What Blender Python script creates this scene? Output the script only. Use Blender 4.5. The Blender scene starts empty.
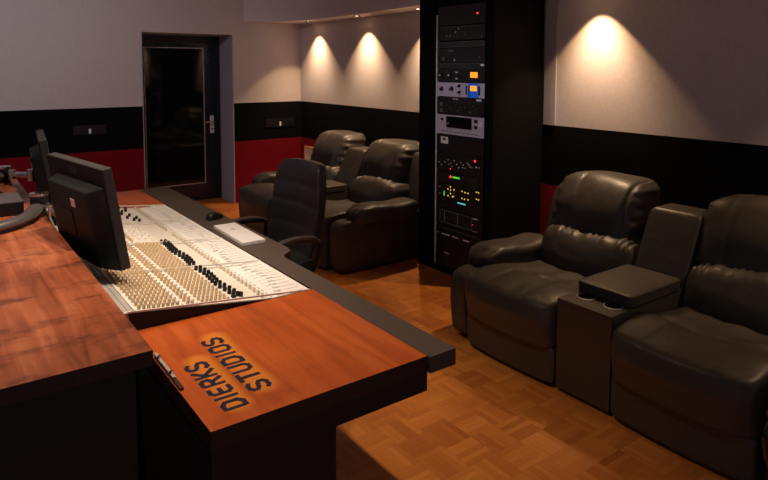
import bpy, bmesh, math, random
from mathutils import Vector, Matrix, noise
random.seed(7)
sc = bpy.context.scene
COL = sc.collection

# ------------------------------------------------------------ materials
def newmat(name):
    m = bpy.data.materials.new(name); m.use_nodes = True
    nt = m.node_tree; nt.nodes.clear()
    out = nt.nodes.new('ShaderNodeOutputMaterial'); b = nt.nodes.new('ShaderNodeBsdfPrincipled')
    nt.links.new(b.outputs[0], out.inputs[0])
    return m, nt, b
def plain(name, col, rough=.5, metal=0, bump=0, bscale=200, var=0, vscale=8, spec=None, emit=None, estr=0, coat=0):
    m, nt, b = newmat(name); L = nt.links.new
    b.inputs['Base Color'].default_value = (*col, 1)
    b.inputs['Roughness'].default_value = rough
    b.inputs['Metallic'].default_value = metal
    if spec is not None: b.inputs['Specular IOR Level'].default_value = spec
    if coat: b.inputs['Coat Weight'].default_value = coat; b.inputs['Coat Roughness'].default_value = .2
    tc = nt.nodes.new('ShaderNodeTexCoord')
    if bump:
        n = nt.nodes.new('ShaderNodeTexNoise'); n.inputs['Scale'].default_value = bscale; n.inputs['Detail'].default_value = 4
        L(tc.outputs['Object'], n.inputs['Vector'])
        bp = nt.nodes.new('ShaderNodeBump'); bp.inputs['Strength'].default_value = bump; bp.inputs['Distance'].default_value = .003
        L(n.outputs[0], bp.inputs['Height']); L(bp.outputs[0], b.inputs['Normal'])
    if var:
        n = nt.nodes.new('ShaderNodeTexNoise'); n.inputs['Scale'].default_value = vscale; n.inputs['Detail'].default_value = 5
        L(tc.outputs['Object'], n.inputs['Vector'])
        r = nt.nodes.new('ShaderNodeValToRGB')
        r.color_ramp.elements[0].position = .3; r.color_ramp.elements[1].position = .7
        r.color_ramp.elements[0].color = (*[c*(1-var) for c in col], 1); r.color_ramp.elements[1].color = (*[min(1, c*(1+var)) for c in col], 1)
        L(n.outputs[0], r.inputs[0]); L(r.outputs[0], b.inputs['Base Color'])
    if emit:
        b.inputs['Emission Color'].default_value = (*emit, 1); b.inputs['Emission Strength'].default_value = estr
    return m
class NB:
    def __init__(s, nt): s.nt = nt
    def m(s, op, a, b=None, c=None):
        n = s.nt.nodes.new('ShaderNodeMath'); n.operation = op
        for i, v in enumerate((a, b, c)):
            if v is None: continue
            if isinstance(v, (int, float)): n.inputs[i].default_value = v
            else: s.nt.links.new(v, n.inputs[i])
        return n.outputs[0]

def parquet():
    m, nt, b = newmat('mosaic_parquet'); L = nt.links.new; k = NB(nt)
    tc = nt.nodes.new('ShaderNodeTexCoord'); sp = nt.nodes.new('ShaderNodeSeparateXYZ'); L(tc.outputs['Object'], sp.inputs[0])
    S = .145
    x = k.m('DIVIDE', k.m('ADD', sp.outputs[0], .05), S); y = k.m('DIVIDE', sp.outputs[1], S)
    cx = k.m('FLOOR', x); cy = k.m('FLOOR', y); fx = k.m('FRACT', x); fy = k.m('FRACT', y)
    par = k.m('FLOORED_MODULO', k.m('ADD', cx, cy), 2)
    # across-finger coordinate
    u = k.m('ADD', k.m('MULTIPLY', fx, par), k.m('MULTIPLY', fy, k.m('SUBTRACT', 1, par)))
    v = k.m('ADD', k.m('MULTIPLY', fy, par), k.m('MULTIPLY', fx, k.m('SUBTRACT', 1, par)))
    u5 = k.m('MULTIPLY', u, 5); fi = k.m('FLOOR', u5); fr = k.m('FRACT', u5)
    cmb = nt.nodes.new('ShaderNodeCombineXYZ'); L(cx, cmb.inputs[0]); L(cy, cmb.inputs[1]); L(fi, cmb.inputs[2])
    wn = nt.nodes.new('ShaderNodeTexWhiteNoise'); wn.noise_dimensions = '3D'; L(cmb.outputs[0], wn.inputs['Vector'])
    cm2 = nt.nodes.new('ShaderNodeCombineXYZ'); L(cx, cm2.inputs[0]); L(cy, cm2.inputs[1])
    wt = nt.nodes.new('ShaderNodeTexWhiteNoise'); wt.noise_dimensions = '2D'; L(cm2.outputs[0], wt.inputs['Vector'])
    # grain
    g = nt.nodes.new('ShaderNodeCombineXYZ')
    L(k.m('MULTIPLY', fr, 3), g.inputs[0]); L(k.m('ADD', v, k.m('MULTIPLY', wn.outputs[0], 31)), g.inputs[1]); L(k.m('MULTIPLY', wn.outputs[0], 17), g.inputs[2])
    gn = nt.nodes.new('ShaderNodeTexNoise'); gn.inputs['Scale'].default_value = 3.0; gn.inputs['Detail'].default_value = 4; L(g.outputs[0], gn.inputs['Vector'])
    val = k.m('ADD', k.m('ADD', k.m('MULTIPLY', wn.outputs[0], .30), k.m('MULTIPLY', wt.outputs[0], .26)), k.m('MULTIPLY', gn.outputs[0], .44))
    r = nt.nodes.new('ShaderNodeValToRGB'); e = r.color_ramp.elements
    e[0].position = .15; e[0].color = (.34, .085, .014, 1); e[1].position = .85; e[1].color = (.70, .26, .050, 1)
    q = e.new(.5); q.color = (.54, .170, .030, 1)
    L(val, r.inputs[0])
    gap = k.m('MINIMUM', k.m('MINIMUM', fr, k.m('SUBTRACT', 1, fr)), k.m('MINIMUM', k.m('MULTIPLY', v, 5), k.m('MULTIPLY', k.m('SUBTRACT', 1, v), 5)))
    gm = k.m('MULTIPLY', k.m('LESS_THAN', gap, .035), .22)
    mix = nt.nodes.new('ShaderNodeMix'); mix.data_type = 'RGBA'; L(gm, mix.inputs[0]); L(r.outputs[0], mix.inputs[6]); mix.inputs[7].default_value = (.05, .015, .005, 1)
    L(mix.outputs[2], b.inputs['Base Color']); b.inputs['Roughness'].default_value = .42; b.inputs['Specular IOR Level'].default_value = .35
    return m

def wood(name, c0, c1, c2, letters=False, rough=.38, scuff=.5):
    """stained planks with the grain along Y"""
    m, nt, b = newmat(name); L = nt.links.new; k = NB(nt)
    tc = nt.nodes.new('ShaderNodeTexCoord')
    mp = nt.nodes.new('ShaderNodeMapping'); mp.inputs['Scale'].default_value = (26, 2.2, 8); L(tc.outputs['Object'], mp.inputs[0])
    n = nt.nodes.new('ShaderNodeTexNoise'); n.inputs['Scale'].default_value = 1; n.inputs['Detail'].default_value = 7; n.inputs['Roughness'].default_value = .62; n.inputs['Distortion'].default_value = .5
    L(mp.outputs[0], n.inputs['Vector'])
    n2 = nt.nodes.new('ShaderNodeTexNoise'); n2.inputs['Scale'].default_value = 3.2; n2.inputs['Detail'].default_value = 5; L(tc.outputs['Object'], n2.inputs['Vector'])
    v = k.m('ADD', k.m('MULTIPLY', n.outputs[0], .62), k.m('MULTIPLY', n2.outputs[0], .38))
    r = nt.nodes.new('ShaderNodeValToRGB'); e = r.color_ramp.elements
    e[0].position = .34; e[0].color = (*c0, 1); e[1].position = .64; e[1].color = (*c2, 1); q = e.new(.49); q.color = (*c1, 1)
    L(v, r.inputs[0]); col = r.outputs[0]
    # dark worn scuffs
    mp2 = nt.nodes.new('ShaderNodeMapping'); mp2.inputs['Scale'].default_value = (3.5, 9, 1); mp2.inputs['Rotation'].default_value = (0, 0, .35); L(tc.outputs['Object'], mp2.inputs[0])
    n3 = nt.nodes.new('ShaderNodeTexNoise'); n3.inputs['Scale'].default_value = 1.1; n3.inputs['Detail'].default_value = 6; n3.inputs['Roughness'].default_value = .7; L(mp2.outputs[0], n3.inputs['Vector'])
    rr = nt.nodes.new('ShaderNodeValToRGB'); rr.color_ramp.elements[0].position = .50 if scuff > .5 else .57; rr.color_ramp.elements[1].position = .68 if scuff > .5 else .72
    L(n3.outputs[0], rr.inputs[0])
    mx = nt.nodes.new('ShaderNodeMix'); mx.data_type = 'RGBA'; L(k.m('MULTIPLY', rr.outputs[0], scuff), mx.inputs[0]); L(col, mx.inputs[6]); mx.inputs[7].default_value = (c0[0]*.32, c0[1]*.35, c0[2]*.5, 1)
    col = mx.outputs[2]
    if letters:   # the stain is worn to paler wood round the lettering
        sp = nt.nodes.new('ShaderNodeSeparateXYZ'); L(tc.outputs['Object'], sp.inputs[0])
        def band(x0, y0, y1):
            dx = k.m('ABSOLUTE', k.m('SUBTRACT', sp.outputs[0], x0)); yc = (y0+y1)/2; h = (y1-y0)/2
            dy = k.m('MAXIMUM', k.m('SUBTRACT', k.m('ABSOLUTE', k.m('SUBTRACT', sp.outputs[1], yc)), h), 0)
            d = k.m('SQRT', k.m('ADD', k.m('MULTIPLY', dx, dx), k.m('MULTIPLY', dy, dy)))
            dn = k.m('ADD', d, k.m('MULTIPLY', k.m('SUBTRACT', n2.outputs[0], .5), .05))
            mr = nt.nodes.new('ShaderNodeMapRange'); mr.inputs[1].default_value = .022; mr.inputs[2].default_value = .05; mr.inputs[3].default_value = 1; mr.inputs[4].default_value = 0
            L(dn, mr.inputs[0]); return mr.outputs[0]
        f = k.m('MAXIMUM', band(-.227, -.26, .02), band(-.136, -.21, .15))
        mx = nt.nodes.new('ShaderNodeMix'); mx.data_type = 'RGBA'; L(k.m('MULTIPLY', f, .62), mx.inputs[0]); L(col, mx.inputs[6]); mx.inputs[7].default_value = (.78, .29, .035, 1)
        col = mx.outputs[2]
    L(col, b.inputs['Base Color']); b.inputs['Roughness'].default_value = rough; b.inputs['Specular IOR Level'].default_value = .3
    bp = nt.nodes.new('ShaderNodeBump'); bp.inputs['Strength'].default_value = .12; bp.inputs['Distance'].default_value = .002; L(n.outputs[0], bp.inputs['Height']); L(bp.outputs[0], b.inputs['Normal'])
    return m

def leather(name, col, rough=.42, warm=None):
    m, nt, b = newmat(name); L = nt.links.new
    b.inputs['Base Color'].default_value = (*col, 1); b.inputs['Roughness'].default_value = rough; b.inputs['Specular IOR Level'].default_value = .5
    tc = nt.nodes.new('ShaderNodeTexCoord')
    vo = nt.nodes.new('ShaderNodeTexVoronoi'); vo.inputs['Scale'].default_value = 260; L(tc.outputs['Object'], vo.inputs['Vector'])
    n = nt.nodes.new('ShaderNodeTexNoise'); n.inputs['Scale'].default_value = 9; n.inputs['Detail'].default_value = 5; n.inputs['Distortion'].default_value = 1.2; L(tc.outputs['Object'], n.inputs['Vector'])
    b1 = nt.nodes.new('ShaderNodeBump'); b1.inputs['Strength'].default_value = .22; b1.inputs['Distance'].default_value = .0015; L(vo.outputs['Distance'], b1.inputs['Height'])
    b2 = nt.nodes.new('ShaderNodeBump'); b2.inputs['Strength'].default_value = .28; b2.inputs['Distance'].default_value = .012; L(n.outputs[0], b2.inputs['Height']); L(b1.outputs[0], b2.inputs['Normal'])
    L(b2.outputs[0], b.inputs['Normal'])
    n2 = nt.nodes.new('ShaderNodeTexNoise'); n2.inputs['Scale'].default_value = 5; L(tc.outputs['Object'], n2.inputs['Vector'])
    mr = nt.nodes.new('ShaderNodeMapRange'); mr.inputs[3].default_value = rough-.07; mr.inputs[4].default_value = rough+.1; L(n2.outputs[0], mr.inputs[0]); L(mr.outputs[0], b.inputs['Roughness'])
    return m

M = {}
M['parquet'] = parquet()
M['fabric'] = plain('wall_fabric', (.56, .505, .515), .9, bump=.25, bscale=260, var=.05, vscale=40, spec=.1)
M['soffit'] = plain('soffit_paint', (.72, .66, .68), .9, bump=.2, bscale=260, spec=.1)
M['felt'] = plain('black_wall_cloth', (.0050, .0052, .0060), .95, bump=.2, bscale=400, spec=.05)
M['red'] = plain('red_wall_cloth', (.18, .006, .014), .95, bump=.2, bscale=400, spec=.08)
M['jamb'] = plain('door_reveal_paint', (.36, .34, .40), .7)
M['ceil'] = plain('ceiling_paint', (.35, .33, .32), .9)
M['doorleaf'] = plain('door_leaf_paint', (.008, .012, .022), .25, var=.3, vscale=6)
M['doorframe'] = plain('door_frame_paint', (.006, .008, .014), .4)
M['glass'] = plain('dark_door_glass', (.004, .005, .006), .06)
M['seal'] = plain('door_glazing_bead', (.42, .40, .40), .4, metal=.3)
M['chrome'] = plain('chrome', (.75, .74, .74), .18, metal=1)
M['silver'] = plain('brushed_silver', (.55, .53, .54), .4, metal=.5, bump=.05, bscale=300)
M['satin'] = plain('satin_white_metal', (.75, .73, .72), .4)
M['upperwood'] = wood('upper_desk_wood', (.15, .036, .016), (.33, .088, .036), (.50, .165, .075), rough=.33, scuff=.9)
M['panelwood'] = wood('orange_panel_wood', (.32, .058, .011), (.47, .088, .016), (.58, .135, .027), letters=True, rough=.36, scuff=.22)
M['woodedge'] = plain('shade_dark_wood_edge', (.028, .009, .005), .5, var=.3, vscale=20)  # shade of unlit board edges put into the colour; latch plate shares it
M['letter'] = plain('navy_letter_paint', (.020, .014, .040), .75, spec=.2)
M['vinyl'] = plain('brown_grey_vinyl', (.075, .054, .043), .55, bump=.4, bscale=350)
M['body'] = plain('black_laminate', (.004, .004, .0045), .6)
M['leather'] = leather('black_sofa_leather', (.052, .044, .036), .42)
M['leather2'] = leather('black_chair_leather', (.022, .021, .024), .36)
M['blackplastic'] = plain('black_plastic', (.010, .010, .011), .4, bump=.1, bscale=500)
M['monplastic'] = plain('monitor_plastic', (.019, .019, .021), .6, spec=.2, bump=.15, bscale=600)
M['bezel'] = plain('grey_monitor_edge', (.034, .033, .035), .55, spec=.25)
M['screen'] = plain('monitor_screen', (.004, .004, .005), .12)
M['cream'] = plain('cream_console_panel', (.78, .73, .67), .5, var=.03, vscale=60)
M['faderp'] = plain('pale_fader_panel', (.88, .86, .84), .5)
M['trimwhite'] = plain('white_console_trim', (.82, .80, .77), .45)
M['knobcream'] = plain('beige_knob', (.66, .50, .30), .45)
M['knobpale'] = plain('pale_knob', (.74, .66, .55), .45)
M['knobwhite'] = plain('white_cap', (.95, .94, .93), .4)
M['knobblack'] = plain('black_knob', (.008, .008, .009), .4)
M['slot'] = plain('grey_slot', (.36, .33, .30), .6)
M['rear'] = plain('rear_strip_metal', (.46, .43, .41), .4)
M['white'] = plain('white_plastic', (.85, .84, .84), .4)
M['rackpaint'] = plain('black_rack_paint', (.0035, .0036, .0048), .7, spec=.1)
M['rackface'] = plain('black_faceplate', (.011, .011, .012), .42, var=.3, vscale=30)
M['rackface2'] = plain('charcoal_faceplate', (.022, .022, .024), .5)
M['silverface'] = plain('silver_faceplate', (.62, .56, .70), .5)
M['blueface'] = plain('blue_meter_plate', (.01, .12, .62), .4, emit=(.01, .14, .7), estr=.25)
M['amber'] = plain('amber_meter', (.8, .35, .03), .4, emit=(1, .33, .03), estr=1.0)
M['ledred'] = plain('red_led', (.5, .01, .02), .3, emit=(1, .03, .05), estr=2.2)
M['ledgreen'] = plain('green_led', (.05, .5, .02), .3, emit=(.1, .7, .03), estr=.8)
M['ledyellow'] = plain('yellow_led', (.5, .35, .03), .3, emit=(1, .62, .08), estr=.8)
M['ledcyan'] = plain('cyan_display', (.05, .5, .55), .3, emit=(.15, .85, .95), estr=.7)
M['leddim'] = plain('dim_green_marks', (.45, .6, .48), .5)
M['marks'] = plain('grey_lettering', (.45, .43, .44), .5)
M['label'] = plain('pale_label', (.95, .9, .92), .5)
M['pinklabel'] = plain('pink_label', (.5, .38, .38), .5)
M['outline'] = plain('dark_grey_line', (.15, .15, .155), .5)
M['framewood'] = plain('light_frame_wood', (.55, .33, .16), .5)
M['paper'] = plain('cream_paper', (.75, .66, .50), .7)
M['bulb'] = plain('warm_lamp_lens', (1, .8, .5), .3, emit=(1, .70, .38), estr=14)
M['armgrey'] = plain('arm_grey_metal', (.17, .155, .16), .3, metal=.6)
M['cable'] = plain('cable_rubber', (.02, .02, .022), .35)
M['greycable'] = plain('grey_cable', (.35, .34, .34), .4)

# ------------------------------------------------------------ geometry helpers
def link(name, bm, mat, parent=None, smooth=False, loc=None, rot=None, bevel=0, seg=2):
    if bevel:
        bmesh.ops.bevel(bm, geom=[e for e in bm.edges if e.is_manifold and e.calc_face_angle(0) > .5], offset=bevel, segments=seg, profile=.5, affect='EDGES', clamp_overlap=True)
    bmesh.ops.recalc_face_normals(bm, faces=bm.faces)
    me = bpy.data.meshes.new(name); bm.to_mesh(me); bm.free()
    mats = mat if isinstance(mat, (list, tuple)) else [mat]
    for q in mats: me.materials.append(M[q] if isinstance(q, str) else q)
    if smooth:
        me.shade_smooth()
        if smooth != 'full': me.set_sharp_from_angle(angle=math.radians(40))
    o = bpy.data.objects.new(name, me); COL.objects.link(o)
    if parent: o.parent = parent
    if loc: o.location = loc
    if rot: o.rotation_euler = rot
    return o
def tag(o, label=None, cat=None, group=None, kind=None):
    if label: o['label'] = label
    if cat: o['category'] = cat
    if group: o['group'] = group
    if kind: o['kind'] = kind
    return o
def thing(name, label, cat, loc=(0, 0, 0), rz=0, group=None):
    o = bpy.data.objects.new(name, None); COL.objects.link(o); o.empty_display_size = .1
    o.location = loc; o.rotation_euler = (0, 0, rz); return tag(o, label, cat, group)
def struct(name, bm, mat, **k): return tag(link(name, bm, mat, **k), kind='structure')
def bx(bm, x0, x1, y0, y1, z0, z1, mi=0, mtx=None):
    vs = [bm.verts.new((x, y, z)) for z in (z0, z1) for y in (y0, y1) for x in (x0, x1)]
    if mtx:
        for v in vs: v.co = mtx @ v.co
    for f in ((0, 2, 3, 1), (4, 5, 7, 6), (0, 1, 5, 4), (2, 6, 7, 3), (0, 4, 6, 2), (1, 3, 7, 5)):
        bm.faces.new([vs[i] for i in f]).material_index = mi
    return vs
def box(*a, **k):
    bm = bmesh.new(); bx(bm, *a, **k); return bm
def cyl(bm, c, r, h, axis='z', n=16, r2=None, mi=0):
    r2 = r if r2 is None else r2
    A = {'z': (Vector((1, 0, 0)), Vector((0, 1, 0)), Vector((0, 0, 1))), 'x': (Vector((0, 1, 0)), Vector((0, 0, 1)), Vector((1, 0, 0))), 'y': (Vector((0, 0, 1)), Vector((1, 0, 0)), Vector((0, 1, 0)))}[axis]
    c = Vector(c); a = []; b = []
    for i in range(n):
        t = 2*math.pi*i/n; d = A[0]*math.cos(t)+A[1]*math.sin(t)
        a.append(bm.verts.new(c+d*r)); b.append(bm.verts.new(c+d*r2+A[2]*h))
    for i in range(n):
        j = (i+1) % n; bm.faces.new((a[i], a[j], b[j], b[i])).material_index = mi
    bm.faces.new(a[::-1]).material_index = mi; bm.faces.new(b).material_index = mi
def lathe(bm, prof, c=(0, 0, 0), n=24):
    rings = []
    for r, z in prof: rings.append([bm.verts.new((c[0]+r*math.cos(2*math.pi*i/n), c[1]+r*math.sin(2*math.pi*i/n), c[2]+z)) for i in range(n)])
    for a, b in zip(rings, rings[1:]):
        for i in range(n): j = (i+1) % n; bm.faces.new((a[i], a[j], b[j], b[i]))
    if prof[0][0] > 1e-5: bm.faces.new(rings[0][::-1])
    if prof[-1][0] > 1e-5: bm.faces.new(rings[-1])
def catmull(pts, sub=6):
    P = [Vector(p) for p in pts]; P = [P[0]*2-P[1]]+P+[P[-1]*2-P[-2]]; out = []
    for i in range(1, len(P)-2):
        for s in range(sub):
            t = s/sub; a, b, c, d = P[i-1:i+3]
            out.append(.5*((2*b)+(c-a)*t+(2*a-5*b+4*c-d)*t*t+(3*b-a-3*c+d)*t**3))
    out.append(P[-2]); return out
def tube(bm, pts, r, n=8, smooth=True, flat=1):
    P = catmull(pts) if smooth else [Vector(p) for p in pts]
    up = Vector((0, 0, 1)); prev = None
    for i, p in enumerate(P):
        d = (P[min(i+1, len(P)-1)]-P[max(i-1, 0)]).normalized()
        s = d.cross(up)
        if s.length < .05: s = d.cross(Vector((0, 1, 0)))
        s.normalize(); u = s.cross(d)
        ring = [bm.verts.new(p+s*r*math.cos(2*math.pi*j/n)+u*r*flat*math.sin(2*math.pi*j/n)) for j in range(n)]
        if prev:
            for j in range(n): bm.faces.new((prev[j], prev[(j+1) % n], ring[(j+1) % n], ring[j]))
        else: bm.faces.new(ring[::-1])
        prev = ring
    bm.faces.new(prev)
def prism(bm, poly, z0, z1, mi=0):
    a = [bm.verts.new((x, y, z0)) for x, y in poly]; b = [bm.verts.new((x, y, z1)) for x, y in poly]
    n = len(poly)
    for i in range(n): bm.faces.new((a[i], a[(i+1) % n], b[(i+1) % n], b[i])).material_index = mi
    bm.faces.new(a[::-1]).material_index = mi; bm.faces.new(b).material_index = mi
def puff(c, h, k=4, n=22, fn=None):
    """upholstered cushion: a super-ellipsoid of half sizes h round c, then shaped by fn(q, p)"""
    bm = bmesh.new(); V = {}
    def vert(p):
        key = tuple(round(x, 5) for x in p)
        if key not in V:
            kk = k if isinstance(k, (int, float)) else None
            L = sum(abs(x)**k for x in p)**(1/k); q = Vector([x/L for x in p])
            pos = Vector((c[0]+q.x*h[0], c[1]+q.y*h[1], c[2]+q.z*h[2]))
            if fn: pos = fn(q, pos)
            V[key] = bm.verts.new(pos)
        return V[key]
    for ax in range(3):
        for s in (-1, 1):
            for i in range(n):
                for j in range(n):
                    def P(a, b):
                        g = lambda t: math.sin((t/n*2-1)*math.pi/2*.8)/math.sin(math.pi/2*.8)
                        w = [0, 0, 0]; w[ax] = s; w[(ax+1) % 3] = g(a); w[(ax+2) % 3] = g(b); return w
                    f = [vert(P(i, j)), vert(P(i+1, j)), vert(P(i+1, j+1)), vert(P(i, j+1))]
                    bm.faces.new(f if s > 0 else f[::-1])
    return bm
def ns(p, f, seed=0): return noise.noise(Vector((p[0]*f+seed, p[1]*f+seed*1.7, p[2]*f-seed)))
def gau(x, s): return math.exp(-(x/s)**2)

# ------------------------------------------------------------ room
XW, YW, ZC = 3.72, 6.9, 2.7
struct('floor', box(-2.6, XW+.15, -1.6, YW+.6, -.08, 0), 'parquet')
struct('ceiling', box(-2.6, XW+.15, -1.6, YW+.6, ZC, ZC+.1), 'ceil')
def banded(name, boxes):
    bm = bmesh.new()
    for (x0, x1, y0, y1, z0, z1) in boxes:
        for a, b, mi in ((0, .722, 2), (.722, 1.17, 1), (1.17, ZC, 0)):
            lo, hi = max(a, z0), min(b, z1)
            if hi > lo: bx(bm, x0, x1, y0, y1, lo, hi, mi)
    return struct(name, bm, ['fabric', 'felt', 'red'])
banded('wall_left', [(-2.6, 1.835, YW, YW+.5, 0, ZC), (1.835, 2.85, YW, YW+.5, 1.955, ZC), (2.85, XW+.15, YW, YW+.5, 0, ZC)])
banded('wall_right', [(XW, XW+.15, -1.6, YW, 0, ZC)])
struct('trim_1', box(2.838, 2.8499, YW-.004, YW+.47, 0, 1.9549), 'jamb')
struct('trim_2', box(1.8351, 1.845, YW-.004, YW+.47, 0, 1.9549), 'jamb')
struct('trim_3', box(XW-.012, XW, 2.98, 3.085, 1.171, 2.69), 'jamb', bevel=.002)
# curved soffit over the right wall, interrupted by the rack cupboard
so = [(2.985, YW), (3.14, 6.83), (3.27, 6.71), (3.37, 6.56), (3.43, 6.38), (3.462, 6.15), (3.475, 5.85), (3.468, 5.5), (3.45, 5.1), (3.41, 4.65), (3.37, 4.25), (3.335, 3.93)]
bm = bmesh.new(); prism(bm, so+[(XW, 3.93), (XW, YW)], 2.117, ZC-.001)
prism(bm, [(XW, -1.6), (3.28, -1.6), (3.27, 0), (3.27, 1.5), (3.28, 3.075), (XW, 3.075)], 2.117, ZC-.001)
struct('trim_4', bm, 'soffit')
# door
dr = thing('door_1', None, None, (1.845, 7.28, 0)); dr['kind'] = 'structure'
bm = bmesh.new(); bx(bm, 0, .06, 0, .08, 0, 1.95); bx(bm, .93, .99, 0, .08, 0, 1.95); bx(bm, .06, .93, 0, .08, 1.86, 1.95)
link('door_frame', bm, 'doorframe', dr, bevel=.004)
link('door_leaf', box(.06, .93, .01, .06, .004, 1.858), 'doorleaf', dr, bevel=.003)
link('door_glass', box(.125, .785, .000, .0099, .215, 1.80), 'glass', dr)
bm = bmesh.new()
for a in ((.112, .124, .205, 1.81), (.786, .798, .205, 1.81), (.124, .786, .205, .215), (.124, .786, 1.801, 1.81)): bx(bm, a[0], a[1], -.006, .0095, a[2], a[3])
link('glazing_bead', bm, 'seal', dr)
hd = link('door_handle', box(.862, .906, -.006, .0095, .80, 1.01), 'satin', dr, bevel=.003)
bm = bmesh.new(); tube(bm, [(.884, -.006, .94), (.884, -.055, .94), (.86, -.06, .94), (.78, -.06, .938)], .009); link('lever', bm, 'chrome', hd, smooth=True)
bm = bmesh.new(); cyl(bm, (.884, -.008, .85), .011, .004, 'y'); link('lock_cylinder', bm, 'knobblack', hd)

# socket plates
def plate(x0, x1, z0, z1, label, lit):
    w = x1-x0
    t = thing('wall_socket_plate', label, 'wall socket', (x0, YW-.001, z0), group=None)
    h = z1-z0
    link('plate', box(0, w, -.009, 0, 0, h), 'rackface', t, bevel=.002)
    for i in range(3):
        cx = w*(i+.5)/3
        bm = bmesh.new(); lathe(bm, [(.001, -.002), (.022, -.002), (.026, .003), (.026, .005)], n=20)
        bmesh.ops.rotate(bm, verts=bm.verts, matrix=Matrix.Rotation(math.pi/2, 3, 'X')); bmesh.ops.translate(bm, verts=bm.verts, vec=(cx, -.0095, h*.5))
        if i != 1: link('socket', bm, 'blackplastic', t)
        else:
            bm.free(); link('switch_rocker', box(cx-.012, cx+.009, -.014, -.009, h*.10, h*.62), 'white', t, bevel=.002)
    if lit: link('switch_mark', box(w*.12, w*.165, -.0115, -.009, h*.48, h*.66), 'pinklabel', t)
    link('switch_mark', box(w*.84, w*.87, -.0115, -.009, h*.3, h*.42), 'marks', t)
plate(1.16, 1.467, .905, .995, 'black three-gang socket plate on the wall left of the door, with a white switch', False)
plate(3.25, 3.62, .868, .968, 'black three-gang socket plate in the wall corner right of the door', True)
# framed board low on the right wall
t = thing('framed_board', 'small pale wooden framed board low in the corner beside the far recliner', 'picture', (XW-.002, 6.6, .40))
bm = bmesh.new()
for a in ((-.18, .18, 0, .02), (-.18, .18, .205, .225), (-.18, -.16, .02, .205), (.16, .18, .02, .205)): bx(bm, -.02, 0, a[0], a[1], a[2], a[3])
link('frame', bm, 'framewood', t); link('print', box(-.012, -.001, -.16, .16, .02, .205), 'paper', t)

# ------------------------------------------------------------ lamps
def soffit_lamp(y, label, x=3.57, e=21):
    t = thing('recessed_spotlight', label, 'ceiling light', (x, y, 2.117), group=None)
    bm = bmesh.new(); lathe(bm, [(.022, -.002), (.030, -.006), (.038, -.006), (.040, -.0005)], n=24); link('bezel_ring', bm, 'chrome', t, smooth=True)
    bm = bmesh.new(); cyl(bm, (0, 0, -.003), .0215, .0025); link('lamp_lens', bm, 'bulb', t)
    ld = bpy.data.lights.new('spot', 'SPOT'); ld.energy = e; ld.color = (1, .60, .28); ld.spot_size = math.radians(89); ld.spot_blend = .22; ld.shadow_soft_size = .012
    lo = bpy.data.objects.new('spot_light', ld); COL.objects.link(lo); lo.location = (x, y, 2.108)
    l2 = bpy.data.lights.new('spot_core', 'SPOT'); l2.energy = e*3.0; l2.color = (1, .68, .42); l2.spot_size = math.radians(84); l2.spot_blend = 1.0; l2.shadow_soft_size = .015
    lo2 = bpy.data.objects.new('spot_light_core', l2); COL.objects.link(lo2); lo2.location = (x, y, 2.108); return lo
soffit_lamp(6.43, 'recessed soffit spotlight nearest the corner, over the far recliner')
soffit_lamp(5.41, 'recessed soffit spotlight second from the corner, over the far sofa console')
soffit_lamp(4.41, 'recessed soffit spotlight just left of the rack cupboard')
soffit_lamp(2.61, 'recessed soffit spotlight above the near recliner, right of the rack cupboard', e=24)
soffit_lamp(.80, 'recessed soffit spotlight above the right seat of the near sofa', e=18)
def ceil_spot(x, y, e, half, label, blend=.5, col=(1, .78, .58), rad=.03, tgt=None):
    t = thing('ceiling_downlight', label, 'ceiling light', (x, y, ZC))
    bm = bmesh.new(); lathe(bm, [(.045, -.003), (.052, -.012), (.066, -.012), (.07, -.0005)], n=24); link('bezel_ring', bm, 'chrome', t, smooth=True)
    bm = bmesh.new(); cyl(bm, (0, 0, -.006), .044, .004); link('lamp_lens', bm, 'bulb', t)
    ld = bpy.data.lights.new('downlight', 'SPOT'); ld.energy = e; ld.color = col; ld.spot_size = math.radians(2*half); ld.spot_blend = blend; ld.shadow_soft_size = rad
    lo = bpy.data.objects.new('downlight', ld); COL.objects.link(lo); lo.location = (x, y, ZC-.025)
    if tgt: lo.rotation_euler = (Vector(tgt)-lo.location).to_track_quat('-Z', 'Y').to_euler()
ceil_spot(.85, 1.95, 84, 40, 'ceiling downlight above the orange side panel of the console desk', blend=.7)
ceil_spot(.85, 3.25, 74, 40, 'ceiling downlight above the far half of the mixing console', blend=.7)
ceil_spot(.22, 2.50, 72, 36, 'ceiling downlight above the upper desk and the large monitor', blend=.7)
ceil_spot(.25, 4.5, 88, 60, 'added unseen wall washer brightening the far wall', blend=1.0, col=(1, .90, .92), rad=.05, tgt=(1.0, 6.9, .9))  # added fill lamp with no known fixture, lifts the far wall
ceil_spot(1.75, 3.30, 26, 20, 'added unseen accent spot brightening the equipment rack', blend=.8, col=(.95, .93, 1), rad=.04, tgt=(3.18, 3.44, 1.25))  # added lamp with no known fixture, lifts the rack faceplates
wd = bpy.data.worlds.new('world'); sc.world = wd; wd.use_nodes = True
wd.node_tree.nodes['Background'].inputs[0].default_value = (.80, .80, .95, 1); wd.node_tree.nodes['Background'].inputs[1].default_value = .15

# ------------------------------------------------------------ upper desk
t = thing('upper_desk', 'red-brown stained wooden upper desk with worn top, at the left edge', 'desk', (.398, 1.465, 0))
link('desk_top', box(-1.30, 0, 0, 2.80, .903, .94), 'upperwood', t, bevel=.006, seg=3, smooth=True)
def shaded_edge(o):  # side and lower faces get their shade as darker wood colour
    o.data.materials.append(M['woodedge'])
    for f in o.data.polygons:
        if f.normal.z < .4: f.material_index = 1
shaded_edge(t.children[0])
link('desk_body', box(-1.27, -.03, .04, 2.76, 0, .902), 'body', t, bevel=.003)

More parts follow.
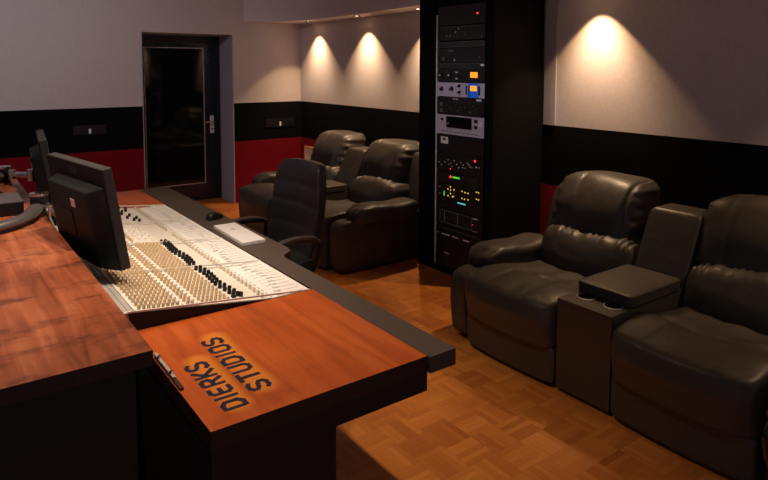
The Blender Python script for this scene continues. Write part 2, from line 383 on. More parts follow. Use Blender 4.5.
# ------------------------------------------------------------ console desk (frame carrying the mixer)
t = thing('console_desk', 'black desk around the mixing console with orange wooden side panel and padded armrest', 'desk', (.80, 2.9, 0))
ox, oy = .80, 2.9
bm = bmesh.new(); prism(bm, [(1.1565-ox, 1.362-oy), (1.257-ox, 1.362-oy), (1.252-ox, 2.48-oy), (1.268-ox, 2.52-oy), (1.318-ox, 2.555-oy), (1.334-ox, 2.60-oy), (1.334-ox, 4.45-oy), (1.1475-ox, 4.45-oy)], .699, .75)
link('armrest', bm, 'vinyl', t, bevel=.007, seg=3, smooth=True)
def shaded_sides(o):  # panel sides darkened in colour to stand for shade
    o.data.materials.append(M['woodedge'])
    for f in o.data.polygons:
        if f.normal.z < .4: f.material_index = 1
def sidepanel(y0, y1, lab):
    yc = (y0+y1)/2
    p = link('side_panel', box(-.328, .328, y0-yc, y1-yc, .726, .75), 'panelwood', t, loc=(.826-ox, yc-oy, 0), bevel=.002)
    p['label'] = lab; shaded_sides(p)
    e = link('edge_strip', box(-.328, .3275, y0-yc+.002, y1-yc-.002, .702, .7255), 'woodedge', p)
    return p
sp1 = sidepanel(1.372, 2.058, 'orange wood panel painted DIERKS STUDIOS')
sp2 = sidepanel(3.875, 4.45, 'far red-brown wood panel')
link('fascia', box(-.30, .358, 1.378-oy, 4.43-oy, .64, .7015), 'body', t)
link('pedestal', box(-.30, .042, 1.378-oy, 4.42-oy, 0, .6395), 'body', t)
# lettering
G = {'D': [[(0, .08), (0, .92)], [(.02, 1), (.38, 1), (.62, .80), (.62, .22), (.38, 0), (.02, 0)]],
     'I': [[(.12, 0), (.12, 1)]],
     'E': [[(.5, 1), (.16, 1), (0, .84), (0, .16), (.16, 0), (.55, 0)], [(.12, .5), (.45, .5)]],
     'R': [[(0, 0), (0, .9)], [(.06, 1), (.42, 1), (.6, .86), (.6, .64), (.42, .5), (.12, .5)], [(.34, .44), (.62, 0)]],
     'K': [[(0, 0), (0, 1)], [(.58, 1), (.14, .54)], [(.2, .46), (.62, 0)]],
     'S': [[(.6, .9), (.44, 1), (.16, 1), (0, .86), (0, .66), (.16, .54), (.46, .46), (.62, .34), (.62, .14), (.46, 0), (.14, 0), (0, .1)]],
     'T': [[(0, 1), (.26, 1)], [(.38, 1), (.64, 1)], [(.32, .88), (.32, 0)]],
     'U': [[(0, 1), (0, .2), (.16, 0), (.46, 0), (.62, .2), (.62, 1)]],
     'O': [[(.26, 1), (.14, 1), (0, .82), (0, .18), (.14, 0), (.26, 0)], [(.38, 0), (.48, 0), (.62, .18), (.62, .82), (.48, 1), (.38, 1)]]}
def lettering(txt, xbase, ystart, pitch, hgt, skew=0):
    for i, ch in enumerate(txt):
        bm = bmesh.new(); y0 = ystart+sum(pitch*(.62 if q == 'I' else 1.08) for q in txt[:i]); r = .0060
        for li, ln in enumerate(G[ch]):
            P = [Vector((xbase+skew*(y0-ystart)-b*hgt, y0+a*pitch*1.12, 0)) for a, b in ln]
            for si, (a, b) in enumerate(zip(P, P[1:])):
                d = (b-a).normalized(); s = Vector((-d.y, d.x, 0))*r; e = d*r*.8
                vs = [bm.verts.new(q+Vector((0, 0, zz))) for zz in (.7500, .7504+.00012*si+.0006*li) for q in (a-e-s, b+e-s, b+e+s, a-e+s)]
                for f in ((3, 2, 1, 0), (4, 5, 6, 7), (0, 1, 5, 4), (1, 2, 6, 5), (2, 3, 7, 6), (3, 0, 4, 7)): bm.faces.new([vs[w] for w in f])
        link('letter', bm, 'letter', sp1, loc=(-.826, -1.715, .0001))
lettering('DIERKS', .616, 1.440, .0500, .054, -.03)
lettering('STUDIOS', .706, 1.490, .0540, .053, -.01)
# catch plate on the left edge of the panel
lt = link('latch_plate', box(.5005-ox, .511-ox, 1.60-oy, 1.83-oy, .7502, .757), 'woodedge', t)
link('latch_bar', box(.5015-ox, .510-ox, 1.66-oy, 1.84-oy, .757, .7615), 'silver', lt)
for yy in (1.69, 1.80):
    bm = bmesh.new(); cyl(bm, (.506-ox, yy-oy, .7615), .006, .005, n=10); link('screw', bm, 'chrome', lt)

# ------------------------------------------------------------ mixing console
t = thing('mixing_console', 'large cream mixing console covered in knobs and faders, set into the desk', 'mixing console', (.80, 2.96, .703))
ox, oy, oz = .80, 2.96, .703
Y0, Y1 = 2.062, 3.871
def SL(X): return .75+max(0, .986-X)*.131
bm = bmesh.new()
pr = [(1.1455, .7035), (1.1455, .746), (.986, .746), (.49, .811), (.49, .7035)]
a = [bm.verts.new((x-ox, Y0-oy, z-oz)) for x, z in pr]; b = [bm.verts.new((x-ox, Y1-oy, z-oz)) for x, z in pr]
for i in range(5): bm.faces.new((a[i], a[(i+1) % 5], b[(i+1) % 5], b[i]))
bm.faces.new(a[::-1]); bm.faces.new(b); link('console_body', bm, 'body', t)
bays = [2.062, 2.505, 2.95, 3.402, 3.871]
def slab(x0, x1, y0, y1, th=.004, base=.0):
    bm = bmesh.new(); vs = []
    for dz in (-.004+base, th-.004+base+.0):
        for y in (y0, y1):
            for x in (x0, x1): vs.append(bm.verts.new((x-ox, y-oy, SL(x)+dz-oz)))
    for f in ((0, 2, 3, 1), (4, 5, 7, 6), (0, 1, 5, 4), (2, 6, 7, 3), (0, 4, 6, 2), (1, 3, 7, 5)): bm.faces.new([vs[i] for i in f])
    return bm
def slabs(bm, x0, x1, y0, y1, h):
    b2 = slab(x0, x1, y0, y1, h+.004); me = bpy.data.meshes.new('t'); b2.to_mesh(me); b2.free(); bm.from_mesh(me); bpy.data.meshes.remove(me)
for i in range(4):
    link('knob_panel', slab(.512, .986, bays[i]+.004, bays[i+1]-.004), 'cream', t)
    fp = link('fader_panel', slab(.9865, 1.144, bays[i]+.004, bays[i+1]-.002), 'faderp', t)
    bm = bmesh.new(); n = 12
    for k in range(n):
        y = bays[i]+(bays[i+1]-bays[i])*(k+.5)/n
        slabs(bm, 1.02, 1.125, y-.0012, y+.0012, .0006)
        slabs(bm, .99, .994, y-.010, y+.010, .0006)
    link('fader_slots', bm, 'slot', fp)
bm = bmesh.new()
for y in bays: slabs(bm, .485, 1.146, y-.0025, y+.0025, .0018)
slabs(bm, .505, .5115, Y0, Y1, .004)
link('divider_strip', bm, 'trimwhite', t)
bm = slab(.489, .5045, Y0, Y1); link('rear_strip', bm, 'rear', t)
bm = bmesh.new(); slabs(bm, .662, .668, 2.066, 3.40, .0012); slabs(bm, .712, .718, 2.066, 3.40, .0012); slabs(bm, .976, .985, 2.066, 3.866, .0012)
link('scribble_strip', bm, 'trimwhite', t)

# rear rail behind the console
bm = bmesh.new(); bx(bm, .452-ox, .4885-ox, Y0-oy, Y1-oy, .79-oz, .8125-oz); rr = link('rear_rail', bm, 'rear', t, bevel=.003)
bm = bmesh.new()
for y in bays: bx(bm, .452-ox, .4885-ox, y-.004-oy, y+.004-oy, .8127-oz, .815-oz)
bx(bm, .470-ox, .473-ox, Y0-oy, Y1-oy, .8127-oz, .815-oz); link('rail_divider', bm, 'trimwhite', rr)
link('rear_cheek', box(.43-ox, .489-ox, Y0-oy, Y1-oy, .7035-oz, .7898-oz), 'body', t)

def knob_mesh(name, r, h, mat, n=9, cap=None):
    bm = bmesh.new(); lathe(bm, [(r, 0), (r*.92, h*.8), (r*.7, h)], n=n)
    bx(bm, -r*.95, 0, -.0006, .0006, h*.99, h*1.06)
    me = bpy.data.meshes.new(name)
    bmesh.ops.recalc_face_normals(bm, faces=bm.faces); bm.to_mesh(me); bm.free(); me.materials.append(M[mat]); me.shade_smooth(); me.set_sharp_from_angle(angle=.7); return me
tilt = math.atan(.131)
def place(me, name, X, Y, h=0):
    o = bpy.data.objects.new(name, me); COL.objects.link(o); o.parent = t
    o.location = (X-ox, Y-oy, SL(X)-oz+.0002+h); o.rotation_euler = (0, (tilt if X < .986 else 0), random.uniform(-1.2, 1.2) if 'knob' in name else 0); return o
spots = []
rowsB = [.524+.0155*i for i in range(9)]; rowsM = [.683, .698]; rowsF = [.733+.0155*i for i in range(7)]
for k in range(25):
    y = 2.062+.0371*(k+.5)
    for x in rowsB+rowsM+rowsF:
        if k == 24 and x > .7: continue
        spots.append((x, y))
for k in range(25, 36):          # sparser rear rows in the third and fourth bays
    y = 2.062+.0371*(k+.5)
    for x in rowsB[:7]+[.70, .735]: spots.append((x, y))
kc = knob_mesh('beige_knob', .0058, .014, 'knobcream')
spots.sort(key=lambda s: s[0]**2*0+s[1])
for x, y in spots[:100]: place(kc, 'knob', x, y)
bm = bmesh.new()
for x, y in spots[100:]:
    m = Matrix.Translation((x-ox, y-oy, SL(x)-oz+.0002)) @ Matrix.Rotation(tilt, 4, 'Y')
    v0 = len(bm.verts); bm.from_mesh(kc); bm.verts.ensure_lookup_table()
    for v in bm.verts[v0:]: v.co = m @ v.co
tag(link('knob', bm, 'knobcream', t, smooth=True), kind='stuff')
km = bmesh.new(); bx(km, -.002, .002, -.003, .003, 0, .0025); mm = bpy.data.meshes.new('mute_button'); bmesh.ops.recalc_face_normals(km, faces=km.faces); km.to_mesh(mm); km.free(); mm.materials.append(M['knobblack'])
for k in range(36):
    for xx in (.665, .715): place(mm, 'mute_button', xx, 2.062+.0371*(k+.5), .0010)
kp = knob_mesh('pale_knob', .0062, .017, 'knobpale')
for k in range(48):
    y = 2.062+.0371*(k+.5)
    if k in (29, 30) : continue
    place(kp, 'pale_button', .957, y)
kb = knob_mesh('black_knob', .0078, .017, 'knobblack')
for k in range(25):
    y = 2.062+.0371*(k+.5)
    if k == 0: place(kb, 'black_knob', .853, y+.01); place(kb, 'black_knob', .889, y+.035); continue
    if k in (12,): continue
    place(kb, 'black_knob', .856+.005*math.sin(k*.9), y); place(kb, 'black_knob', .876+.005*math.sin(k*.9), y+.006)
for x, y in ((.889, 3.47), (.87, 3.50), (.895, 3.55), (.85, 3.56), (.875, 3.62), (.845, 3.66), (.86, 3.72), (.89, 3.76), (.84, 3.8), (.90, 3.81), (.82, 3.74), (.81, 3.64), (.87, 3.84)): place(kb, 'black_knob', x, y)
kw = bmesh.new(); bx(kw, -.012, .012, -.0068, .0068, 0, .0065); bx(kw, -.0012, .0012, -.0069, .0069, .0065, .0071)
mw = bpy.data.meshes.new('fader_cap'); bmesh.ops.recalc_face_normals(kw, faces=kw.faces); kw.to_mesh(mw); kw.free(); mw.materials.append(M['knobwhite'])
for k in range(48):
    y = 2.062+.0376*(k+.5)
    fx = 1.048+.012*math.sin(k*.31)+random.uniform(-.012, .012) if k < 22 else (1.085 if k < 36 else 1.065)+random.uniform(-.006, .006)
    if k < 6: fx = 1.03+.008*k+random.uniform(-.004, .004)
    place(mw, 'fader_cap', fx, min(y, 3.86))
kw2 = knob_mesh('white_knob', .007, .012, 'knobwhite')
for i in range(4):
    for j in range(5): place(kw2, 'white_knob', .745+.03*i, 3.06+.062*j)

# things on the armrest
t = thing('white_box', 'flat white rectangular box with a small dark mark lying on the padded armrest', 'box', (1.235, 2.955, .7505), -.02)
link('box_body', box(-.058, .058, -.198, .198, 0, .014), 'white', t, bevel=.003)
link('box_mark', box(-.012, .008, .06, .085, .0141, .0146), 'marks', t)
t = thing('computer_mouse', 'black computer mouse on the padded armrest behind the white box', 'mouse', (1.265, 3.36, .7505), .5)
def fm(q, p):
    if q.z < 0: p.z = 0
    p.z *= 1-.25*q.x; return p
link('mouse_shell', puff((0, 0, .0), (.058, .033, .034), 2.6, 12, fm), 'blackplastic', t, smooth='full')
bm = bmesh.new(); cyl(bm, (-.03, -.004, .024), .009, .008, 'y', 14); link('scroll_wheel', bm, 'marks', t)

# ------------------------------------------------------------ monitors
def monitor(label, loc, rz, tilt, w=.594, h=.380):
    t = thing('computer_monitor', label, 'monitor', loc, rz)
    # local: screen faces +X, width along Y, bottom at z=0; built leaning back by tilt
    R = Matrix.Rotation(-tilt, 4, 'Y')
    bm = box(-.035, 0, -w/2, w/2, 0, h); bmesh.ops.transform(bm, matrix=R, verts=bm.verts)
    link('bezel_frame', bm, 'bezel', t, bevel=.004)
    bm = box(.0005, .0015, -w/2+.02, w/2-.02, .025, h-.02); bmesh.ops.transform(bm, matrix=R, verts=bm.verts); link('screen', bm, 'screen', t)
    bm = box(-.0375, -.0352, -w/2+.001, w/2-.001, .001, h-.001); bmesh.ops.transform(bm, matrix=R, verts=bm.verts); rc = link('rear_cover', bm, 'monplastic', t)
    # tapered housing
    bm = bmesh.new(); a = [(-.0376, -w/2+.004, .0), (-.0376, w/2-.10, .0), (-.0376, w/2-.10, h*.83), (-.0376, -w/2+.004, h*.83)]
    b = [(-.085, -w/2+.065, .015), (-.085, w/2-.11, .015), (-.085, w/2-.11, h*.79), (-.085, -w/2+.065, h*.79)]
    va = [bm.verts.new(p) for p in a]; vb = [bm.verts.new(p) for p in b]
    for i in range(4): bm.faces.new((va[i], va[(i+1) % 4], vb[(i+1) % 4], vb[i]))
    bm.faces.new(va[::-1]); bm.faces.new(vb); bmesh.ops.transform(bm, matrix=R, verts=bm.verts)
    link('rear_housing', bm, 'monplastic', t, bevel=.006, smooth=True)
    bm = box(-.0885, -.0855, -.05, .05, h*.30, h*.55); bmesh.ops.transform(bm, matrix=R, verts=bm.verts); link('mount_plate', bm, 'monplastic', t)
    bm = box(-.0875, -.0855, -.10, -.06, h*.60, h*.68); bmesh.ops.transform(bm, matrix=R, verts=bm.verts); link('sticker', bm, 'label', t)
    bm = box(-.0395, -.0378, -.045, .045, h*.88, h*.95); bmesh.ops.transform(bm, matrix=R, verts=bm.verts); link('vent', bm, 'blackplastic', t)
    return t
monitor('large black monitor seen from behind, nearest, in front of the console', (.525, 2.632, .867), math.radians(9.5), math.radians(9), w=.565)
monitor('black monitor seen nearly edge-on, behind the large nearest one', (.545, 3.69, .867), math.radians(-6), math.radians(9))

def mon_arm(label, bar, post, ch):
    t = thing('monitor_arm', label, 'monitor arm', post)
    p = Vector(post)
    bm = bmesh.new(); tube(bm, [Vector(q)-p for q in bar], .032, 10, flat=.62); link('arm_bar', bm, 'armgrey', t, smooth=True)
    bm = bmesh.new(); cyl(bm, (0, 0, 0), .036, .078, n=24); link('post', bm, 'blackplastic', t, smooth=True)
    bm = bmesh.new(); lathe(bm, [(.030, .0785), (.039, .0785), (.039, .090), (.030, .092)], n=24); link('collar', bm, 'chrome', t, smooth=True)
    bm = bmesh.new(); tube(bm, [Vector(q)-p for q in ch], .017, 10); link('link_arm', bm, 'chrome', t, smooth=True)
    bm = bmesh.new(); c = Vector(ch[-1])-p; cyl(bm, (c.x, c.y-.0, c.z-.03), .022, .06, n=16); link('pivot', bm, 'chrome', t, smooth=True)
    bm = bmesh.new(); c = Vector(ch[1])-p; cyl(bm, (c.x-.01, c.y, c.z-.025), .018, .05, n=16); link('pivot', bm, 'chrome', t, smooth=True)
mon_arm('silver monitor arm lying across the desk behind the large monitor', [(-.35, 2.66, .965), (-.05, 2.74, .965), (.20, 2.86, .965), (.315, 2.98, .968), (.365, 3.11, .975)], (.385, 3.165, .941), [(.40, 3.15, .985), (.415, 2.98, .985), (.42, 2.86, .985), (.425, 2.76, 1.0)])
mon_arm('silver monitor arm at the far end of the desk, holding the edge-on monitor', [(-.4, 3.86, .985), (.0, 3.93, .985), (.22, 4.02, .985), (.31, 4.07, .985)], (.33, 4.12, .941), [(.345, 4.11, 1.0), (.37, 3.99, 1.0), (.40, 3.87, 1.01), (.43, 3.78, 1.02)])
t = thing('electronics_box', 'flat grey-topped black box on the upper desk at the left edge', 'box', (.09, 3.27, .9405))
link('box_body', box(-.40, .235, -.10, .15, .004, .055), 'blackplastic', t, bevel=.003)
link('box_lid', box(-.40, .235, -.10, .15, .0552, .059), 'armgrey', t)
for k, (sx, sy) in enumerate(((-.36, -.1), (.2, -.1), (-.36, .12), (.2, .12))):
    bm = bmesh.new(); cyl(bm, (sx, sy, 0), .012, .004, n=12); link('foot', bm, 'cable', t)
def cable(pts, r, label, mat='cable'):
    bm = bmesh.new(); P = [Vector(p) for p in pts]; c = P[0].copy(); tube(bm, [p-c for p in P], r, 7)
    o = link('cable', bm, mat, smooth=True); o.location = c; return tag(o, label, 'cable')
cable([(.30, 3.66, .946), (.26, 3.86, .946), (.10, 3.95, .946), (.0, 3.88, .950), (-.10, 3.75, .946)], .0045, 'thin black cable looping on the desk top behind the flat box')
cable([(.41, 3.10, .955), (.425, 2.92, .93), (.425, 2.74, .87), (.43, 2.60, .84), (.445, 2.48, .824), (.465, 2.40, .823)], .0055, 'black cable running down from the arm to the large monitor foot')
cable([(.37, 3.27, .95), (.415, 3.20, .935), (.43, 3.02, .87), (.445, 2.96, .84), (.462, 2.92, .822)], .004, 'grey cable along the console rear rail under the large monitor', 'greycable')

# ------------------------------------------------------------ rack cupboard and gear
RX = 3.18
t = thing('equipment_rack_cupboard', 'tall black equipment rack cupboard between the two sofas', 'rack cupboard', (RX, 3.505, 0))
oy = 3.505
bm = bmesh.new()
bx(bm, 0, .52, 3.725-oy, 3.91-oy, 0, 2.695); bx(bm, 0, .52, 3.09-oy, 3.165-oy, 0, 2.695); bx(bm, 0, .52, 3.165-oy, 3.725-oy, 0, .045); bx(bm, 0, .52, 3.165-oy, 3.725-oy, 2.06, 2.695); bx(bm, .45, .52, 3.165-oy, 3.725-oy, .045, 2.06)
link('cupboard_body', bm, 'rackpaint', t)
for y in (3.700, 3.167):
    link('rack_rail', box(.004, .02, y-oy, y+.012-oy, .05, 1.995) if y > 3.5 else box(.022, .035, y-oy, y+.013-oy, .05, 1.995), 'satin' if y > 3.5 else 'rackpaint', t)
YL, YR = 3.697, 3.183
def unit(z0, z1, mat, label, depth=.3, name='rack_unit'):
    t = thing(name, label, 'rack unit', (RX+.006, (YL+YR)/2, z0))
    W = (YL-YR)/2-.001
    t2 = link('faceplate', box(0, .004, -W, W, .0015, z1-z0-.0015), mat, t)
    link('chassis', box(.0042, depth, -W+.025, W-.025, .004, z1-z0-.004), 'rackpaint', t)
    t['_y'] = (YL+YR)/2; t['_z'] = z0
    return t
def U(t, y, z): return y-t['_y'], z-t['_z']
def ub(t, name, y0, y1, z0, z1, mat, d=.003, x=0):
    a, c = U(t, min(y0, y1), min(z0, z1)); b, e = U(t, max(y0, y1), max(z0, z1))
    return link(name, box(x-d, x-.0001, a, b, c, e), mat, t)
def uk(t, name, y, z, r, mat, h=.012):
    a, c = U(t, y, z); bm = bmesh.new(); cyl(bm, (-h, a, c), r*.9, h-.0001, 'x', 12, r); return link(name, bm, mat, t)
def dots(t, name, pts, mat, r=.004):
    for y, z in pts: ub(t, name, y-r, y+r, z-r, z+r, mat, .002)
def outline(t, y0, y1, z0, z1, mat='outline', w=.002, name='outline_frame'):
    a, c = U(t, y0, z0); b, e = U(t, y1, z1); bm = bmesh.new()
    for q in ((a, b, c, c+w), (a, b, e-w, e), (a, a+w, c+w, e-w), (b-w, b, c+w, e-w)): bx(bm, -.0012, -.0001, *q)
    return link(name, bm, mat, t)
A = unit(1.797, 1.904, 'rackface', 'black rack unit with four tiny white lights, topmost in the rack')
dots(A, 'indicator', [(3.595, 1.832), (3.555, 1.83)], 'marks', .005); dots(A, 'indicator', [(3.495, 1.858), (3.462, 1.882)], 'label', .005)
dots(A, 'indicator', [(3.386, 1.835), (3.221, 1.818)], 'marks', .004); ub(A, 'top_line', 3.25, 3.66, 1.896, 1.899, 'outline', .001)
B = unit(1.743, 1.789, 'rackface2', 'thin charcoal rack unit with an outlined front, second from the top'); outline(B, 3.205, 3.68, 1.747, 1.785, 'outline')
Cc = unit(1.632, 1.740, 'rackface', 'black rack unit with one white dot and a smudged logo, above the thin tagged unit')
dots(Cc, 'indicator', [(3.502, 1.65)], 'label', .006); ub(Cc, 'badge', 3.52, 3.575, 1.712, 1.724, 'outline', .001); uk(Cc, 'knob', 3.62, 1.66, .012, 'outline'); dots(Cc, 'indicator', [(3.24, 1.668)], 'outline', .006); outline(Cc, 3.22, 3.66, 1.64, 1.69, 'rackface2')
D = unit(1.586, 1.631, 'rackface2', 'thin charcoal rack unit with a pale blue tag at its right end'); outline(D, 3.24, 3.66, 1.589, 1.628, 'outline'); ub(D, 'tag', 3.192, 3.225, 1.606, 1.620, 'label'); dots(D, 'indicator', [(3.57, 1.612), (3.64, 1.61)], 'outline', .004)
Eu = unit(1.485, 1.585, 'rackface', 'black compressor unit with amber meter and four pale knobs')
for y, z, r in ((3.648, 1.535, .013), (3.548, 1.536, .013), (3.462, 1.558, .009), (3.461, 1.512, .009)):
    k_ = uk(Eu, 'knob', y, z, r, 'knobblack', .018); ub(Eu, 'knob_pointer', y-.008, y+.008, z-.006, z+.006, 'label', .0195)
ub(Eu, 'meter', 3.256, 3.329, 1.521, 1.561, 'amber')
dots(Eu, 'scale_mark', [(3.67, 1.50), (3.62, 1.50), (3.59, 1.56), (3.52, 1.50), (3.50, 1.56), (3.43, 1.50), (3.42, 1.55)], 'outline', .004)
Fu = unit(1.373, 1.482, 'silverface', 'silver compressor unit with bright blue meter surround, below the black one')
for y, z, r in ((3.641, 1.433, .016), (3.527, 1.436, .016), (3.444, 1.459, .012), (3.443, 1.413, .012)):
    uk(Fu, 'knob', y, z, r, 'knobblack', .02); ub(Fu, 'knob_pointer', y-.004, y+.006, z+.002, z+.012, 'label', .0215)
ub(Fu, 'meter_surround', 3.245, 3.354, 1.3755, 1.4795, 'blueface'); ub(Fu, 'meter', 3.259, 3.327, 1.424, 1.462, 'amber', .005)
ub(Fu, 'button_column', 3.374, 3.364, 1.395, 1.460, 'knobblack', .005); ub(Fu, 'button_column', 3.24, 3.228, 1.395, 1.460, 'knobblack', .005); ub(Fu, 'meter_gap', 3.334, 3.343, 1.39, 1.465, 'knobblack', .0045)
Gu = unit(1.237, 1.371, 'rackface', 'black rack unit full of fine markings, between the two silver ones')
ub(Gu, 'square_button', 3.630, 3.662, 1.298, 1.326, 'outline'); ub(Gu, 'square_button', 3.630, 3.662, 1.252, 1.280, 'outline')
ub(Gu, 'badge', 3.455, 3.515, 1.352, 1.364, 'pinklabel'); ub(Gu, 'badge', 3.215, 3.262, 1.352, 1.366, 'label')
for k in range(46):
    y = random.uniform(3.24, 3.60); z = random.choice([1.262, 1.275, 1.295, 1.31, 1.335])+random.uniform(-.004, .004)
    ub(Gu, 'scale_mark', y-random.uniform(.003, .012), y+.003, z-.0015, z+.0015, random.choice(['marks', 'outline', 'outline', 'leddim']), .001)
Hu = unit(1.085, 1.235, 'silverface', 'silver rack unit with wide black display window')
link('display', box(-.004, -.0001, *[U(Hu, 3.31, 0)[0], U(Hu, 3.586, 0)[0]], *[U(Hu, 0, 1.140)[1], U(Hu, 0, 1.224)[1]]), 'screen', Hu)
uk(Hu, 'knob', 3.632, 1.2, .011, 'knobblack'); uk(Hu, 'knob', 3.562, 1.172, .008, 'marks', .008)
ub(Hu, 'button', 3.25, 3.28, 1.193, 1.217, 'knobblack', .006); ub(Hu, 'button', 3.25, 3.28, 1.150, 1.173, 'knobblack', .006)
ub(Hu, 'button_label', 3.208, 3.240, 1.190, 1.203, 'white'); ub(Hu, 'button_label', 3.208, 3.240, 1.170, 1.183, 'white')
ub(Hu, 'display_bezel', 3.30, 3.60, 1.126, 1.130, 'marks', .001)
for k in range(9): ub(Hu, 'slot', 3.62-k*.045-.016, 3.62-k*.045+.016, 1.105, 1.112, 'outline', .001)
ub(Hu, 'badge', 3.43, 3.48, 1.226, 1.232, 'label', .001)
Iu = unit(.952, 1.08, 'rackface', 'plain black rack unit with square white label at its left end')
ub(Iu, 'label_card', 3.565, 3.648, 1.012, 1.064, 'label', .0015); ub(Iu, 'label_mark', 3.592, 3.622, 1.038, 1.055, 'rackface2', .002)
Ju = unit(.937, .950, 'rackface2', 'very thin blank charcoal strip under the white-labelled rack unit')
Ku = unit(.797, .935, 'rackface', 'black rack unit with rows of tiny pale knobs and a red light')
a, c = U(Ku, 3.27, .915); bm = bmesh.new(); cyl(bm, (-.004, a, c), .008, .004, 'x', 12); link('red_light', bm, 'ledred', Ku)
for q in [(3.662, .861), (3.635, .845), (3.598, .869), (3.558, .889), (3.529, .869), (3.515, .845), (3.49, .89), (3.462, .867), (3.44, .845), (3.418, .887), (3.391, .872), (3.37, .85), (3.348, .889), (3.321, .866), (3.30, .864), (3.253, .871), (3.223, .872), (3.55, .855), (3.40, .85), (3.33, .88)]:
    uk(Ku, 'knob', q[0], q[1], .0055, random.choice(['leddim', 'marks', 'leddim', 'label']), .008)
dots(Ku, 'indicator', [(3.534, .823)], 'ledred', .003)
Lu = unit(.702, .795, 'rackface', 'black rack unit with red and green lights side by side')
dots(Lu, 'indicator', [(3.533, .762)], 'ledred', .008); ub(Lu, 'green_display', 3.432, 3.51, .757, .770, 'ledgreen', .002); ub(Lu, 'vent', 3.24, 3.32, .705, .79, 'rackface2', .002)
Mu = unit(.504, .700, 'rackface', 'deep black rack unit with two rows of yellow and green lights')
dots(Mu, 'yellow_light', [(3.532, .684), (3.56, .664), (3.492, .668), (3.53, .66), (3.403, .671), (3.371, .667), (3.339, .666), (3.229, .688), (3.25, .69), (3.531, .633), (3.559, .612), (3.51, .612), (3.497, .617), (3.403, .618), (3.375, .616), (3.338, .618), (3.228, .637), (3.25, .638)], 'ledyellow', .0045)
dots(Mu, 'red_light', [(3.56, .69), (3.615, .575), (3.62, .53), (3.50, .64), (3.535, .60)], 'pinklabel', .003)
ub(Mu, 'green_bar', 3.600, 3.609, .605, .642, 'ledgreen', .002); dots(Mu, 'indicator', [(3.653, .669), (3.653, .618)], 'label', .004)
for k in range(6): ub(Mu, 'cyan_digit', 3.445-k*.015-.005, 3.445-k*.015+.005, .572, .581, 'ledcyan', .002)
Nu = unit(.377, .502, 'rackface', 'black rack unit with three outlined grids of buttons')
for a_, b_ in ((3.600, 3.651), (3.450, 3.598), (3.298, 3.448)):
    outline(Nu, a_, b_, .396, .492, 'marks', .0022)
    for k in range(10 if b_-a_ > .1 else 4): ub(Nu, 'button', a_+.015+.0135*k*(1 if b_-a_ > .1 else .8), a_+.021+.0135*k*(1 if b_-a_ > .1 else .8), .425+.02*(k % 3), .432+.02*(k % 3), 'outline', .002)
ub(Nu, 'badge', 3.235, 3.285, .484, .492, 'label', .002); ub(Nu, 'badge', 3.24, 3.285, .392, .398, 'marks', .002); dots(Nu, 'indicator', [(3.287, .44)], 'ledred', .002)
Ou = unit(.255, .375, 'rackface', 'black patch unit with a row of white label strips')
for a_, b_ in ((3.678, 3.668), (3.625, 3.612), (3.61, 3.535), (3.505, 3.438), (3.386, 3.321)): ub(Ou, 'label_strip', a_, b_, .300, .309, 'label', .002)
ub(Ou, 'upper_line', 3.25, 3.65, .350, .354, 'outline', .001)
for k in range(12): ub(Ou, 'jack_socket', 3.64-k*.033-.006, 3.64-k*.033+.006, .322, .334, 'rackpaint', .003)
Pu = unit(.05, .253, 'rackface', 'deep black rack unit with one small white label, lowest in the rack'); ub(Pu, 'label_strip', 3.541, 3.599, .156, .164, 'label', .002)
Zu = unit(1.908, 2.055, 'rackface', 'blank black panel at the very top of the rack, with a red light')
uk(Zu, 'power_lamp', 3.265, 1.983, .007, 'ledred', .004)

